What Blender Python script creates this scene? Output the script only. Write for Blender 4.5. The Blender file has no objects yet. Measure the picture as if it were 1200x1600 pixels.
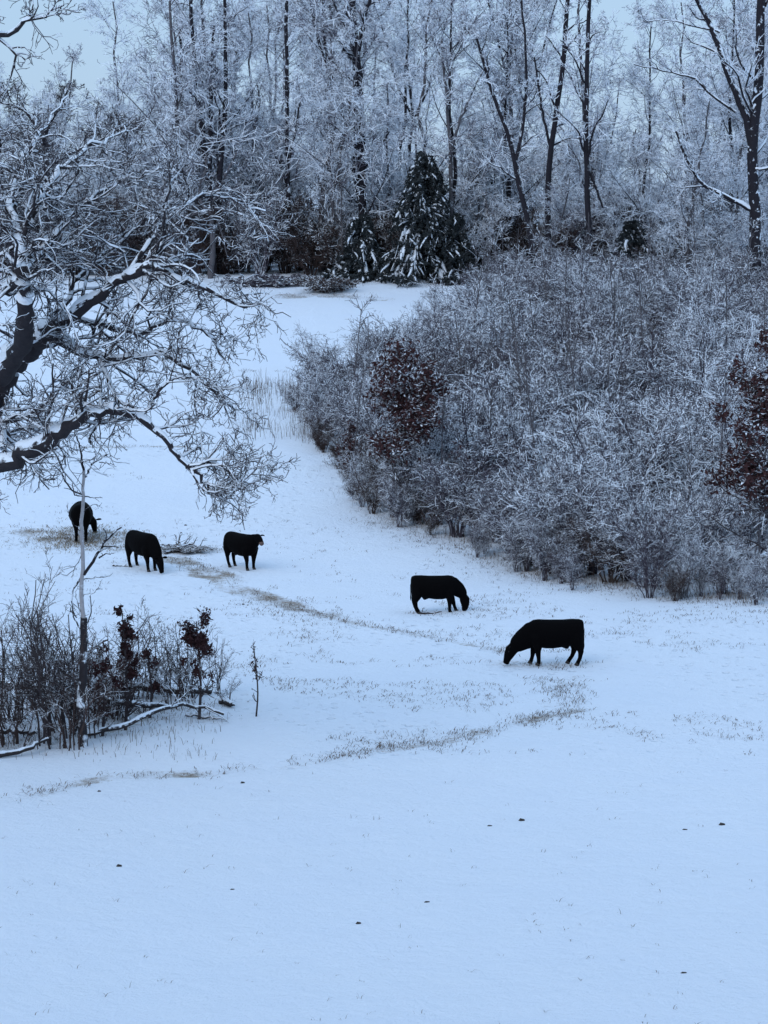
import bpy, bmesh, math, random
import numpy as np
from mathutils import Vector, Matrix

# ------------------------------------------------------------------ camera, world, sun, exposure
S = bpy.context.scene
COL = S.collection
CAM_H, F, PITCH = 13.6, 4115.0, math.atan(500 / 4115.0)      # photograph is 1200 x 1600, eye level at row 300
cam_d = bpy.data.cameras.new('camera'); cam = bpy.data.objects.new('camera', cam_d); COL.objects.link(cam)
cam.location = (0, 0, CAM_H); cam.rotation_euler = (math.pi / 2 - PITCH, 0, 0)
cam_d.sensor_fit = 'VERTICAL'; cam_d.angle = 2 * math.atan(800 / F)
cam_d.clip_start = 0.5; cam_d.clip_end = 6000
S.camera = cam
DECK, DECK_GAIN = (1.99, 2.95, 4.22), .80
SUN_EL, SUN_ROT = math.radians(38), math.radians(215)
w = bpy.data.worlds.new('World'); S.world = w; w.use_nodes = True
nt = w.node_tree; nt.nodes.clear()
sky = nt.nodes.new('ShaderNodeTexSky'); sky.sky_type = 'NISHITA'; sky.sun_disc = False
sky.sun_elevation = SUN_EL; sky.sun_rotation = SUN_ROT
sky.air_density = 1.0; sky.dust_density = 0.6; sky.ozone_density = 2.5
bgn = nt.nodes.new('ShaderNodeBackground'); bgn.inputs['Strength'].default_value = 0.10
won = nt.nodes.new('ShaderNodeOutputWorld')
# even cloud deck over the sky, brightening towards the zenith as overcast skies do
tc = nt.nodes.new('ShaderNodeTexCoord'); sx = nt.nodes.new('ShaderNodeSeparateXYZ'); nt.links.new(tc.outputs['Generated'], sx.inputs[0])
zm = nt.nodes.new('ShaderNodeMath'); zm.operation = 'MULTIPLY_ADD'; zm.use_clamp = False
zc = nt.nodes.new('ShaderNodeClamp'); nt.links.new(sx.outputs['Z'], zc.inputs[0])
nt.links.new(zc.outputs[0], zm.inputs[0]); zm.inputs[1].default_value = DECK_GAIN; zm.inputs[2].default_value = 1.0
vm = nt.nodes.new('ShaderNodeVectorMath'); vm.operation = 'SCALE'; vm.inputs[0].default_value = DECK
nt.links.new(zm.outputs[0], vm.inputs['Scale'])
mx = nt.nodes.new('ShaderNodeMix'); mx.data_type = 'RGBA'; mx.inputs['Factor'].default_value = .88
nt.links.new(sky.outputs[0], mx.inputs[6]); nt.links.new(vm.outputs[0], mx.inputs[7])
nt.links.new(mx.outputs[2], bgn.inputs['Color']); nt.links.new(bgn.outputs[0], won.inputs['Surface'])
sd = bpy.data.lights.new('sun', 'SUN'); sun = bpy.data.objects.new('sun', sd); COL.objects.link(sun)
sd.energy = 0.5; sd.angle = math.radians(40); sd.color = (1.0, 0.96, 0.92)
sun_dir = Vector((math.sin(SUN_ROT) * math.cos(SUN_EL), math.cos(SUN_ROT) * math.cos(SUN_EL), math.sin(SUN_EL)))
sun.rotation_euler = sun_dir.to_track_quat('Z', 'Y').to_euler()
S.view_settings.view_transform = 'Standard'; S.view_settings.look = 'None'
S.view_settings.exposure = 0.88; S.view_settings.gamma = 1.0; S.view_settings.use_curve_mapping = False

# ------------------------------------------------------------------ terrain function and helpers
def vnoise(x, y, seed=0):
    xi = np.floor(x).astype(np.int64); yi = np.floor(y).astype(np.int64)
    fx = x - xi; fy = y - yi
    fx = fx * fx * (3 - 2 * fx); fy = fy * fy * (3 - 2 * fy)
    def h(a, b):
        n = (a * 374761393 + b * 668265263 + seed * 1442695041) & 0xffffffff
        n = ((n ^ (n >> 13)) * 1274126177) & 0xffffffff
        return ((n ^ (n >> 16)) & 0xffff) / 65535.0
    a = h(xi, yi); b = h(xi + 1, yi); c = h(xi, yi + 1); d = h(xi + 1, yi + 1)
    return (a * (1 - fx) + b * fx) * (1 - fy) + (c * (1 - fx) + d * fx) * fy

def gz(x, y):
    x = np.asarray(x, float); y = np.asarray(y, float)
    t = np.clip((y - 92) / 90.0, 0, 1)
    z = 7.9 * (t ** 1.25) * (1 - 0.12 * t) / 0.88
    z = z + np.clip(y - 182, 0, 400) * 0.012
    z = z + (vnoise(x / 17, y / 17, 3) - .5) * 0.7 * np.clip((y - 30) / 40, 0, 1)
    z = z + (vnoise(x / 4.1, y / 4.1, 5) - .5) * 0.10 + (vnoise(x / 1.1, y / 1.1, 8) - .5) * 0.035
    return z
def gz1(x, y): return float(gz(np.array([x]), np.array([y]))[0])

CP, SP = math.cos(PITCH), math.sin(PITCH)
def ray(px, py):
    a = (px - 600) / F; b = (800 - py) / F
    return np.array([a, CP + b * SP, -SP + b * CP])
def PD(px, py, d):                     # the point the photograph shows at this place, d metres away
    r = ray(px, py); return np.array([0, 0, CAM_H]) + r * (d / r[1])
def G(px, py):                         # the point of the ground the photograph shows there
    r = ray(px, py); ds = np.linspace(25, 400, 3000)
    pts = r[None] * (ds / r[1])[:, None]
    dz = CAM_H + pts[:, 2] - gz(pts[:, 0], pts[:, 1])
    k = np.argmax(dz < 0) if (dz < 0).any() else len(ds) - 1
    return np.array([pts[k, 0], pts[k, 1], gz1(pts[k, 0], pts[k, 1])])

def tag(o, label=None, cat=None, group=None, kind=None):
    if label: o['label'] = label
    if cat: o['category'] = cat
    if group: o['group'] = group
    if kind: o['kind'] = kind
    return o
def empty(name, loc, rz=0, sc=1):
    o = bpy.data.objects.new(name, None); COL.objects.link(o); o.empty_display_size = .3
    o.location = loc; o.rotation_euler = (0, 0, rz); o.scale = (sc,) * 3 if not hasattr(sc, '__len__') else sc
    return o
def link(name, me, parent=None, loc=None):
    o = bpy.data.objects.new(name, me); COL.objects.link(o)
    if parent: o.parent = parent
    if loc is not None: o.location = loc
    return o
def copy_tree(root):
    c = root.copy(); COL.objects.link(c)
    for ch in list(root.children):
        d = ch.copy(); COL.objects.link(d); d.parent = c
    return c
def mesh_np(name, V, Fq, mats, smooth=False, midx=None):
    me = bpy.data.meshes.new(name)
    n, k = Fq.shape
    me.vertices.add(len(V)); me.vertices.foreach_set('co', np.ascontiguousarray(V, dtype=np.float32).ravel())
    me.loops.add(n * k); me.loops.foreach_set('vertex_index', np.ascontiguousarray(Fq, dtype=np.int32).ravel())
    me.polygons.add(n); me.polygons.foreach_set('loop_start', np.arange(0, n * k, k, dtype=np.int32))
    me.polygons.foreach_set('loop_total', np.full(n, k, dtype=np.int32))
    if midx is not None: me.polygons.foreach_set('material_index', midx.astype(np.int32))
    me.polygons.foreach_set('use_smooth', np.full(n, smooth, dtype=bool))
    for m in (mats if isinstance(mats, (list, tuple)) else [mats]): me.materials.append(m)
    me.update(calc_edges=True)
    return me

# ------------------------------------------------------------------ materials
class N:
    def __init__(s, name):
        s.m = bpy.data.materials.new(name); s.m.use_nodes = True; s.t = s.m.node_tree
        s.b = s.t.nodes['Principled BSDF']
    def n(s, t, **k):
        x = s.t.nodes.new('ShaderNode' + t)
        for a, v in k.items():
            if a.startswith('i_'): x.inputs[a[2:]].default_value = v
            else: setattr(x, a, v)
        return x
    def l(s, a, b): s.t.links.new(a, b)
    def noise(s, scale, detail=4, vec=None, rough=.6):
        x = s.n('TexNoise'); x.inputs['Scale'].default_value = scale; x.inputs['Detail'].default_value = detail
        x.inputs['Roughness'].default_value = rough
        if vec is None:
            g = s.n('NewGeometry'); vec = g.outputs['Position']
        s.l(vec, x.inputs['Vector']); return x.outputs['Fac']
    def math(s, op, a, b=None, c=None, clamp=False):
        x = s.n('Math', operation=op, use_clamp=clamp)
        for i, v in enumerate((a, b, c)):
            if v is None: continue
            if isinstance(v, (int, float)): x.inputs[i].default_value = v
            else: s.l(v, x.inputs[i])
        return x.outputs[0]
    def ramp(s, v, lo, hi):
        x = s.n('MapRange', interpolation_type='SMOOTHSTEP'); s.l(v, x.inputs['Value'])
        x.inputs['From Min'].default_value = lo; x.inputs['From Max'].default_value = hi
        return x.outputs[0]
    def mix(s, f, a, b):
        x = s.n('Mix', data_type='RGBA')
        if isinstance(f, (int, float)): x.inputs['Factor'].default_value = f
        else: s.l(f, x.inputs['Factor'])
        for sock, v in ((x.inputs[6], a), (x.inputs[7], b)):
            if isinstance(v, tuple): sock.default_value = (*v, 1)
            else: s.l(v, sock)
        return x.outputs[2]

SNOW = (0.80, 0.84, 0.90)
def bark(name, c1, c2, frost, lo, hi, fscale=6.0, fleck=0.0):
    """bark that carries snow on faces turned up; frost shifts how much clings to the sides"""
    s = N(name); g = s.n('NewGeometry'); sp = s.n('SeparateXYZ'); s.l(g.outputs['True Normal'], sp.inputs[0])
    base = s.mix(s.noise(9, 5), c1, c2)
    n = s.noise(fscale, 3)
    f = s.math('ADD', sp.outputs['Z'], s.math('MULTIPLY', s.math('SUBTRACT', n, .5), 2.2))
    f = s.math('ADD', f, frost)
    oi = s.n('ObjectInfo')
    f = s.math('ADD', f, s.math('MULTIPLY', s.math('SUBTRACT', oi.outputs['Random'], .5), .6))
    f = s.ramp(f, lo, hi)
    s.l(s.mix(f, base, SNOW), s.b.inputs['Base Color']); s.b.inputs['Roughness'].default_value = .85
    s.b.inputs['Specular IOR Level'].default_value = .15
    return s.m
M = {}
M['trunk'] = bark('dark_bark', (.010, .009, .013), (.032, .028, .034), -.08, .35, .6, 3.0)
M['trunk_pale'] = bark('grey_bark', (.055, .05, .055), (.14, .13, .14), -.12, .3, .7, 3.0)
M['twig_frost'] = bark('frosted_twigs', (.055, .050, .070), (.15, .13, .165), .62, .0, .60, .9)
M['twig_dark'] = bark('dark_twigs', (.025, .02, .024), (.07, .055, .055), -.25, .15, .75, 2.0)
M['brush'] = bark('frosted_brush', (.036, .029, .038), (.105, .088, .108), .08, .20, .68, 3.0)
M['brush_brown'] = bark('brown_brush', (.03, .02, .02), (.08, .055, .05), -.3, .15, .8, 1.4)
M['oak'] = bark('oak_bark', (.012, .011, .014), (.045, .038, .042), .0, .3, .6, 3.0)
M['oak_twig'] = bark('oak_twigs', (.025, .022, .028), (.075, .065, .07), -.22, .25, .75, 3.0)
M['snag'] = bark('bare_white_wood', (.24, .225, .235), (.52, .49, .50), .0, .4, .9, 8.0)
M['log'] = bark('log_bark', (.018, .015, .018), (.06, .05, .05), -.15, .3, .6, 5.0)

s = N('settled_snow')
n = s.noise(3.0, 6); s.l(s.mix(n, (.77, .81, .88), SNOW), s.b.inputs['Base Color']); s.b.inputs['Roughness'].default_value = .7
s.b.inputs['Specular IOR Level'].default_value = .2
bmp = s.n('Bump'); bmp.inputs['Distance'].default_value = .02; s.l(s.noise(25, 4), bmp.inputs['Height']); s.l(bmp.outputs[0], s.b.inputs['Normal'])
M['snow'] = s.m

s = N('field_snow')
at = s.n('Attribute', attribute_name='worn'); wn = at.outputs['Fac']
fine = s.noise(5.0, 8, rough=.75); broad = s.noise(.35, 4); tiny = s.noise(14.0, 4, rough=.8)
th = s.math('ADD', s.math('MULTIPLY', fine, .75), s.math('MULTIPLY', tiny, .55))
f = s.math('SUBTRACT', s.math('MULTIPLY', wn, .95), th)
f = s.math('MULTIPLY', s.ramp(f, -.10, .24), .9)
soil = s.mix(tiny, (.10, .065, .04), (.36, .27, .17))
snowc = s.mix(broad, (.76, .81, .90), (.80, .84, .90))
thin = s.ramp(s.math('ADD', s.math('MULTIPLY', broad, .5), s.math('MULTIPLY', tiny, .6)), .58, .85)
thin = s.math('MULTIPLY', thin, s.math('MULTIPLY_ADD', wn, .8, .03))
snowc = s.mix(thin, snowc, (.62, .62, .66))
s.l(s.mix(f, snowc, soil), s.b.inputs['Base Color']); s.b.inputs['Roughness'].default_value = .75
s.b.inputs['Specular IOR Level'].default_value = .15
vo = s.n('TexVoronoi', feature='F1'); vo.inputs['Scale'].default_value = 1.7; vo.inputs['Randomness'].default_value = 1.0
g_ = s.n('NewGeometry'); s.l(g_.outputs['Position'], vo.inputs['Vector'])
vo2 = s.n('TexVoronoi', feature='F1'); vo2.inputs['Scale'].default_value = 3.1; s.l(g_.outputs['Position'], vo2.inputs['Vector'])
at2 = s.n('Attribute', attribute_name='trodden')
holes = s.math('ADD', s.ramp(vo.outputs['Distance'], .22, .10), s.math('MULTIPLY', s.ramp(vo2.outputs['Distance'], .22, .12), .6))
holes = s.math('MULTIPLY', holes, at2.outputs['Fac'])
bmp = s.n('Bump'); bmp.inputs['Distance'].default_value = .10; bmp.inputs['Strength'].default_value = .9
s.l(s.math('SUBTRACT', s.math('ADD', fine, s.math('MULTIPLY', s.noise(1.2, 5), 1.2)), s.math('MULTIPLY', holes, .9)), bmp.inputs['Height']); s.l(bmp.outputs[0], s.b.inputs['Normal'])
M['field'] = s.m

def plain(name, c1, c2, scale=8, rough=.8, spec=.2, snow=None):
    s = N(name); col = s.mix(s.noise(scale, 4), c1, c2)
    if snow is not None:
        g = s.n('NewGeometry'); sp = s.n('SeparateXYZ'); s.l(g.outputs['True Normal'], sp.inputs[0])
        f = s.math('ADD', s.math('ABSOLUTE', sp.outputs['Z']), s.math('MULTIPLY', s.math('SUBTRACT', s.noise(2.2, 3), .5), 1.6))
        col = s.mix(s.ramp(f, snow, snow + .3), col, SNOW)
    s.l(col, s.b.inputs['Base Color']); s.b.inputs['Roughness'].default_value = rough
    s.b.inputs['Specular IOR Level'].default_value = spec
    return s.m
M['hide'] = plain('black_hide', (.0012, .001, .0012), (.003, .0024, .0028), 14, .8, .04)
M['muzzle'] = plain('brown_muzzle', (.09, .055, .045), (.16, .10, .085), 20, .7)
M['hoof'] = plain('hoof_horn', (.02, .017, .016), (.05, .04, .035), 30, .6)
M['eye'] = plain('dark_eye', (.01, .008, .008), (.015, .01, .01), 10, .15, .5)
M['leaf'] = plain('dead_oak_leaf', (.022, .010, .012), (.062, .028, .028), 7, .8, .1, .95)
M['leaf_snow'] = plain('snowy_dead_leaf', (.024, .011, .012), (.078, .034, .033), 7, .8, .1, .66)
M['needle'] = plain('conifer_needle', (.018, .022, .024), (.05, .056, .058), 3, .8, .1, 1.05)
M['grass'] = plain('dead_grass', (.05, .038, .034), (.19, .14, .105), 2.5, .9, .1)
M['hay'] = plain('hay', (.16, .125, .09), (.34, .28, .20), 3, .9, .1)

# ------------------------------------------------------------------ branches, grown level by level
def resample(pts, K):
    pts = np.asarray(pts, float); n = len(pts)
    if n == 2: return pts[0] + (pts[1] - pts[0]) * np.linspace(0, 1, K)[:, None]
    P = np.vstack([2 * pts[0] - pts[1], pts, 2 * pts[-1] - pts[-2]])
    u = np.linspace(0, n - 1 - 1e-6, K); i = u.astype(int); t = (u - i)[:, None]
    p0, p1, p2, p3 = P[i], P[i + 1], P[i + 2], P[i + 3]
    return .5 * ((2 * p1) + (-p0 + p2) * t + (2 * p0 - 5 * p1 + 4 * p2 - p3) * t ** 2 + (-p0 + 3 * p1 - 3 * p2 + p3) * t ** 3)

def norm(v): return v / np.maximum(np.linalg.norm(v, axis=-1, keepdims=True), 1e-9)

def grow(rng, P, R, per, t0, t1, ang, lr, rr, K, wig, up=0., rmin=.01, tip=.35, labs=None, droop=0., flat=1., rmax=9.):
    """children of every branch in P (N,K,3): per = children each, lr = share of the parent's length"""
    Nn, Kp = P.shape[:2]
    seg = np.linalg.norm(np.diff(P, axis=1), axis=2); L = seg.sum(1)
    cnt = np.full(Nn, per) if np.isscalar(per) else per
    idx = np.repeat(np.arange(Nn), cnt); n = len(idx)
    t = t0 + (t1 - t0) * rng.random(n)
    u = t * (Kp - 1); i = np.minimum(u.astype(int), Kp - 2); f = (u - i)[:, None]
    p = P[idx, i] * (1 - f) + P[idx, i + 1] * f
    r = R[idx, i] * (1 - f[:, 0]) + R[idx, i + 1] * f[:, 0]
    tan = norm(P[idx, i + 1] - P[idx, i])
    per_v = norm(np.cross(tan, rng.normal(size=(n, 3))))
    a = np.radians(ang * (0.6 + 0.8 * rng.random(n)))[:, None]
    d = tan * np.cos(a) + per_v * np.sin(a); d[:, 2] = d[:, 2] * flat + up; d = norm(d)
    ln = (L[idx] * lr if labs is None else np.full(n, labs)) * (0.55 + 0.8 * rng.random(n)) * (1.15 - .6 * t)
    st = ln / (K - 1)
    out = np.empty((n, K, 3)); out[:, 0] = p; cur = p
    for k in range(1, K):
        d = norm(d + rng.normal(size=(n, 3)) * wig); d[:, 2] += up * .25 - droop; d = norm(d)
        cur = cur + d * st[:, None]; out[:, k] = cur
    r0 = np.clip(r * rr, rmin, rmax); q = np.linspace(1, tip, K)[None]
    return out, np.maximum(r0[:, None] * q, rmin * .55)

def tubes(P, R, sides):
    n, K = P.shape[:2]
    T = norm(np.gradient(P, axis=1))
    ref = np.where(np.abs(T[..., 2:3]) > .9, np.array([1., 0, 0]), np.array([0, 0, 1.]))
    A = norm(np.cross(T, ref)); B = np.cross(T, A)
    ph = np.arange(sides) * 2 * np.pi / sides + (np.arange(n) * 1.7 % 6.28)[:, None]
    V = P[:, :, None] + R[:, :, None, None] * (A[:, :, None] * np.cos(ph)[:, None, :, None] + B[:, :, None] * np.sin(ph)[:, None, :, None])
    V = V.reshape(-1, 3)
    base = (np.arange(n) * K * sides)[:, None, None] + (np.arange(K - 1) * sides)[None, :, None]
    a = base + np.arange(sides)[None, None]; b = base + ((np.arange(sides) + 1) % sides)[None, None]
    Fq = np.stack([a, a + sides, b + sides, b], -1).reshape(-1, 4)
    return V, Fq
def tubes_mesh(name, groups, mat, smooth=False):
    Vs, Fs, o = [], [], 0
    for P, R, sd_ in groups:
        V, Fq = tubes(P, R, sd_); Vs.append(V); Fs.append(Fq + o); o += len(V)
    return mesh_np(name, np.vstack(Vs), np.vstack(Fs), mat, smooth)
def caps(P, R, k=.8, lift=.5, rough=None):
    """snow lying along the upper side of limbs: less of it the steeper they run"""
    T = norm(np.gradient(P, axis=1)); h = np.sqrt(np.clip(1 - T[..., 2] ** 2, 0, 1))
    P2 = P.copy(); P2[..., 2] += R * lift
    R2 = R * k * np.clip(h * 1.6 - .2, 0, 1)
    if rough is not None: R2 = R2 * (.6 + .6 * rough.random(R2.shape))
    return P2, np.maximum(R2, .001)

def leaf_cards(rng, centers, size, spread, per):
    """little bent leaves (two triangles-worth quads) scattered about points"""
    c = np.repeat(centers, per, axis=0); n = len(c)
    c = c + rng.normal(size=(n, 3)) * spread
    d = norm(rng.normal(size=(n, 3))); e = norm(np.cross(d, rng.normal(size=(n, 3))))
    s_ = size * (.6 + .8 * rng.random(n))[:, None]
    nn = np.cross(d, e)
    V = np.stack([c - d * s_, c + e * s_ * .45 + nn * s_ * .2, c + d * s_, c - e * s_ * .45 + nn * s_ * .2], 1).reshape(-1, 3)
    Fq = np.arange(n * 4).reshape(-1, 4)
    return V, Fq

# ------------------------------------------------------------------ ground
TRAILS = [  # points in the photograph, half width in metres, strength
    ([(40, 1250), (110, 1225), (200, 1213), (330, 1206), (480, 1190), (560, 1177), (620, 1168)], .30, .62),
    ([(600, 1172), (650, 1163), (700, 1157), (760, 1142)], .40, .76),
    ([(740, 1146), (800, 1130), (850, 1119), (905, 1110)], .25, .76),
    ([(255, 866), (300, 885), (350, 905), (400, 932), (450, 948), (500, 960)], .55, .74),
    ([(500, 960), (560, 975), (620, 985), (700, 1000), (760, 1012), (800, 1024)], .18, .70),
    ([(0, 826), (60, 834), (110, 842), (160, 852), (250, 862)], .75, .66),
    ([(105, 838), (130, 842), (165, 838)], 1.1, .72),
    ([(250, 862), (300, 858), (335, 858)], .5, .7),
    ([(800, 1038), (850, 1038), (918, 1038)], .5, .74),
    ([(890, 1045), (888, 1080), (886, 1110)], .45, .58),
    ([(120, 697), (200, 698), (280, 697)], .25, .85),
    ([(360, 604), (430, 606), (480, 604)], .8, .62),
    ([(370, 580), (440, 580)], .4, .55),
    ([(560, 800), (620, 822), (700, 850), (790, 880), (900, 912), (1000, 925), (1100, 935), (1210, 945)], .9, .45),
    ([(400, 440), (500, 441), (600, 440), (720, 440), (900, 440)], 1.4, .6),
    ([(440, 462), (520, 462), (590, 466)], .8, .65),
    ([(0, 1160), (100, 1150), (200, 1110), (330, 1110)], .8, .64),
]
trail_w = [(resample([G(*p) for p in pts], 40), hw, st) for pts, hw, st in TRAILS]
def worn_at(X, Y):
    wv = np.zeros(X.shape)
    for P, hw, st in trail_w:
        m = (X > P[:, 0].min() - 4) & (X < P[:, 0].max() + 4) & (Y > P[:, 1].min() - 4) & (Y < P[:, 1].max() + 4)
        if not m.any(): continue
        x = X[m]; y = Y[m]
        jit = (vnoise(x * .9, y * .9, 21) - .5) * hw * 1.2
        d2 = np.full(x.shape, 1e9)
        for a, b in zip(P[:-1], P[1:]):
            vx, vy = b[0] - a[0], b[1] - a[1]; q = vx * vx + vy * vy + 1e-9
            t = np.clip(((x - a[0]) * vx + (y - a[1]) * vy) / q, 0, 1)
            d2 = np.minimum(d2, (x - a[0] - t * vx) ** 2 + (y - a[1] - t * vy) ** 2)
        k = np.clip(1.6 - (np.sqrt(d2) + jit) / (hw * 1.6), 0, 1) * st * (.45 + .55 * vnoise(x * .35, y * .35, 33) + .5 * vnoise(x * 1.3, y * 1.3, 34))
        wv[m] = np.maximum(wv[m], k)
    return wv
def cat_ranges(*rs): return np.unique(np.concatenate([np.arange(a, b, st) for a, b, st in rs]).round(4))
gx = cat_ranges((-700, -80, 40), (-80, -30, 4), (-30, -14, .8), (-14, 15, .22), (15, 32, .8), (32, 80, 4), (80, 740, 40))
gy = cat_ranges((-300, 20, 20), (20, 45, 1), (45, 112, .24), (112, 190, .6), (190, 300, 5), (300, 3000, 60))
X, Y = np.meshgrid(gx, gy, indexing='xy'); Z = gz(X, Y)
wv = worn_at(X.ravel(), Y.ravel())
nx, ny = len(gx), len(gy)
ii = (np.arange(ny - 1)[:, None] * nx + np.arange(nx - 1)[None]).ravel()
me = mesh_np('ground', np.stack([X.ravel(), Y.ravel(), Z.ravel() - wv * .05], 1), np.stack([ii, ii + 1, ii + nx + 1, ii + nx], 1), M['field'], True)
at = me.attributes.new('worn', 'FLOAT', 'POINT'); at.data.foreach_set('value', wv.astype(np.float32))
tr_ = np.clip((Y.ravel() - 60) / 6, 0, 1) * np.clip((128 - Y.ravel()) / 8, 0, 1) * np.clip((vnoise(X.ravel() * .3, Y.ravel() * .25, 61) - .32) * 4, 0, 1)
tr_ = np.clip(tr_ + wv * 1.2, 0, 1)
at = me.attributes.new('trodden', 'FLOAT', 'POINT'); at.data.foreach_set('value', tr_.astype(np.float32))
tag(link('ground', me), kind='structure')

# ------------------------------------------------------------------ treeline: kinds of bare tree
def make_tree(seed, h, r, kind):
    rng = np.random.default_rng(seed)
    lean = rng.normal(size=2) * .05 * h
    spine = np.array([[0, 0, -.3], [lean[0] * .2, lean[1] * .2, h * .3], [lean[0] * .7, lean[1] * .7, h * .65], [lean[0], lean[1], h]])
    P0 = resample(spine, 12)[None]; P0[:, 1:, :2] += rng.normal(size=(1, 11, 2)) * .008 * h
    R0 = np.linspace(r, .05, 12)[None] ** 1.0
    if kind == 'fork':
        k = 6; b = P0[0, k]; arms = []
        for a in (rng.random() * 6.28,):
            for q in (0, math.pi):
                e = np.array([math.cos(a + q), math.sin(a + q), 0])
                arms.append(resample([b, b + e * h * .06 + [0, 0, h * .12], b + e * h * .11 + [0, 0, h * .3], b + e * h * .17 + [0, 0, h * .47]], 12))
        P0 = np.concatenate([P0] + [x[None] for x in arms]); R0 = np.concatenate([R0] + [np.linspace(r * .6, .04, 12)[None]] * 2)
    P1, R1 = grow(rng, P0, R0, 20 if len(P0) == 1 else 11, .12, .98, 50, .28, .42, 7, .14, .2, .028, .3)
    P2, R2 = grow(rng, P1, R1, 9, .15, 1., 45, .48, .6, 5, .22, .05, .022, .5)
    P3, R3 = grow(rng, P2, R2, 8, .1, 1., 48, .55, .8, 4, .28, 0, .020, .7, droop=.03)
    P4, R4 = grow(rng, P3, R3, 3, .2, 1., 45, .55, .9, 3, .25, 0, .017, .8)
    tm = tubes_mesh('tree_trunk', [(P0, R0, 8), (P1, R1, 5)], M['trunk' if kind != 'pale' else 'trunk_pale'], True)
    cm = tubes_mesh('tree_crown', [(P2, R2, 3), (P3, R3, 3), (P4, R4, 3)], M['twig_frost'])
    t = empty('bare_tree', (0, 0, 0)); link('trunk', tm, t); link('crown', cm, t)
    return t
protos = [make_tree(11 + i, hh, rr, kk) for i, (hh, rr, kk) in enumerate(
    [(21, .20, 'pale'), (24, .24, 'fork'), (18, .16, 'pale'), (22, .2, 'pale'), (14, .12, 'pale'), (20, .17, 'plain')])]
used = [False] * len(protos)
def place(protos, used, k, x, y, rz, sc, label, cat, group, dz=0.):
    if not used[k]: o = protos[k]; used[k] = True
    else: o = copy_tree(protos[k])
    o.location = (x, y, gz1(x, y) + dz); o.rotation_euler = (0, 0, rz); o.scale = sc
    return tag(o, label, cat, group)
rr_ = random.Random(4)
n_back = 0
for row, (d0, step) in enumerate([(186, 4.4), (196, 4.6), (210, 5.0), (232, 5.4), (258, 5.8)]):
    half = 600 / F * d0 + 5
    x = -half + row * 1.3
    while x < half:
        px = 600 + x / d0 * F
        gap = (-140 < px < 225)
        sk = (690 < px < 760 and row < 4) or (960 < px < 1040 and row in (0, 2, 4))
        if not sk:
            sc = rr_.uniform(.85, 1.12); k = rr_.randrange(6)
            if gap: sc *= .66 + .12 * rr_.random(); k = rr_.choice([2, 4])
            elif 830 < px < 1050: sc *= rr_.uniform(.62, .85); k = rr_.choice([2, 4, 5])
            elif 690 < px < 790: sc *= .8
            place(protos, used, k, x + rr_.uniform(-1, 1), d0 + rr_.uniform(-3, 3), rr_.random() * 6.28, (sc, sc, sc),
                  'bare frosted tree in the wood ' + ('close behind' if row < 2 else 'well behind' if row < 4 else 'far behind') + ' ' + (
                      'the crown of the old oak' if px < 230 else 'the dark many-stemmed tree' if px < 400 else 'the slim straight dark trunk' if px < 510 else
                      'the tallest thick dark trunk' if px < 620 else 'the largest conifer' if px < 730 else 'the left-leaning dark trunk' if px < 850 else
                      'the upright dark trunk' if px < 960 else 'the sky gap on the right' if px < 1060 else 'the big right edge tree'), 'tree', 'bare frosted trees crowding the wood behind')
            n_back += 1
        x += step * rr_.uniform(.75, 1.25)

for i, px_ in enumerate(list(range(20, 440, 42)) + list(range(440, 560, 40)) + list(range(750, 1230, 44))):
    d_ = rr_.uniform(182, 188) if px_ < 760 else rr_.uniform(172, 186); k = rr_.choice([2, 4, 4, 5]); sc = rr_.uniform(.36, .72)
    place(protos, used, k, (px_ + rr_.uniform(-15, 15) - 600) / F * d_, d_, rr_.random() * 6.28, (sc * 1.25, sc * 1.25, sc),
          'small frosted understory tree at the front edge of the wood', 'tree', 'small frosted trees at the wood edge')

for i, px_ in enumerate(range(215, 1230, 72)):
    if 850 < px_ < 1000 and i % 2: continue
    d_ = rr_.uniform(182, 186); k = rr_.choice([0, 3, 5]); sc = rr_.uniform(.85, 1.1)
    place(protos, used, k, (px_ + rr_.uniform(-20, 20) - 600) / F * d_, d_, rr_.random() * 6.28, (sc, sc, sc),
          'tall pale frosted tree standing among the dark front trunks', 'tree', 'tall frosted trees between the dark trunks')

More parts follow.
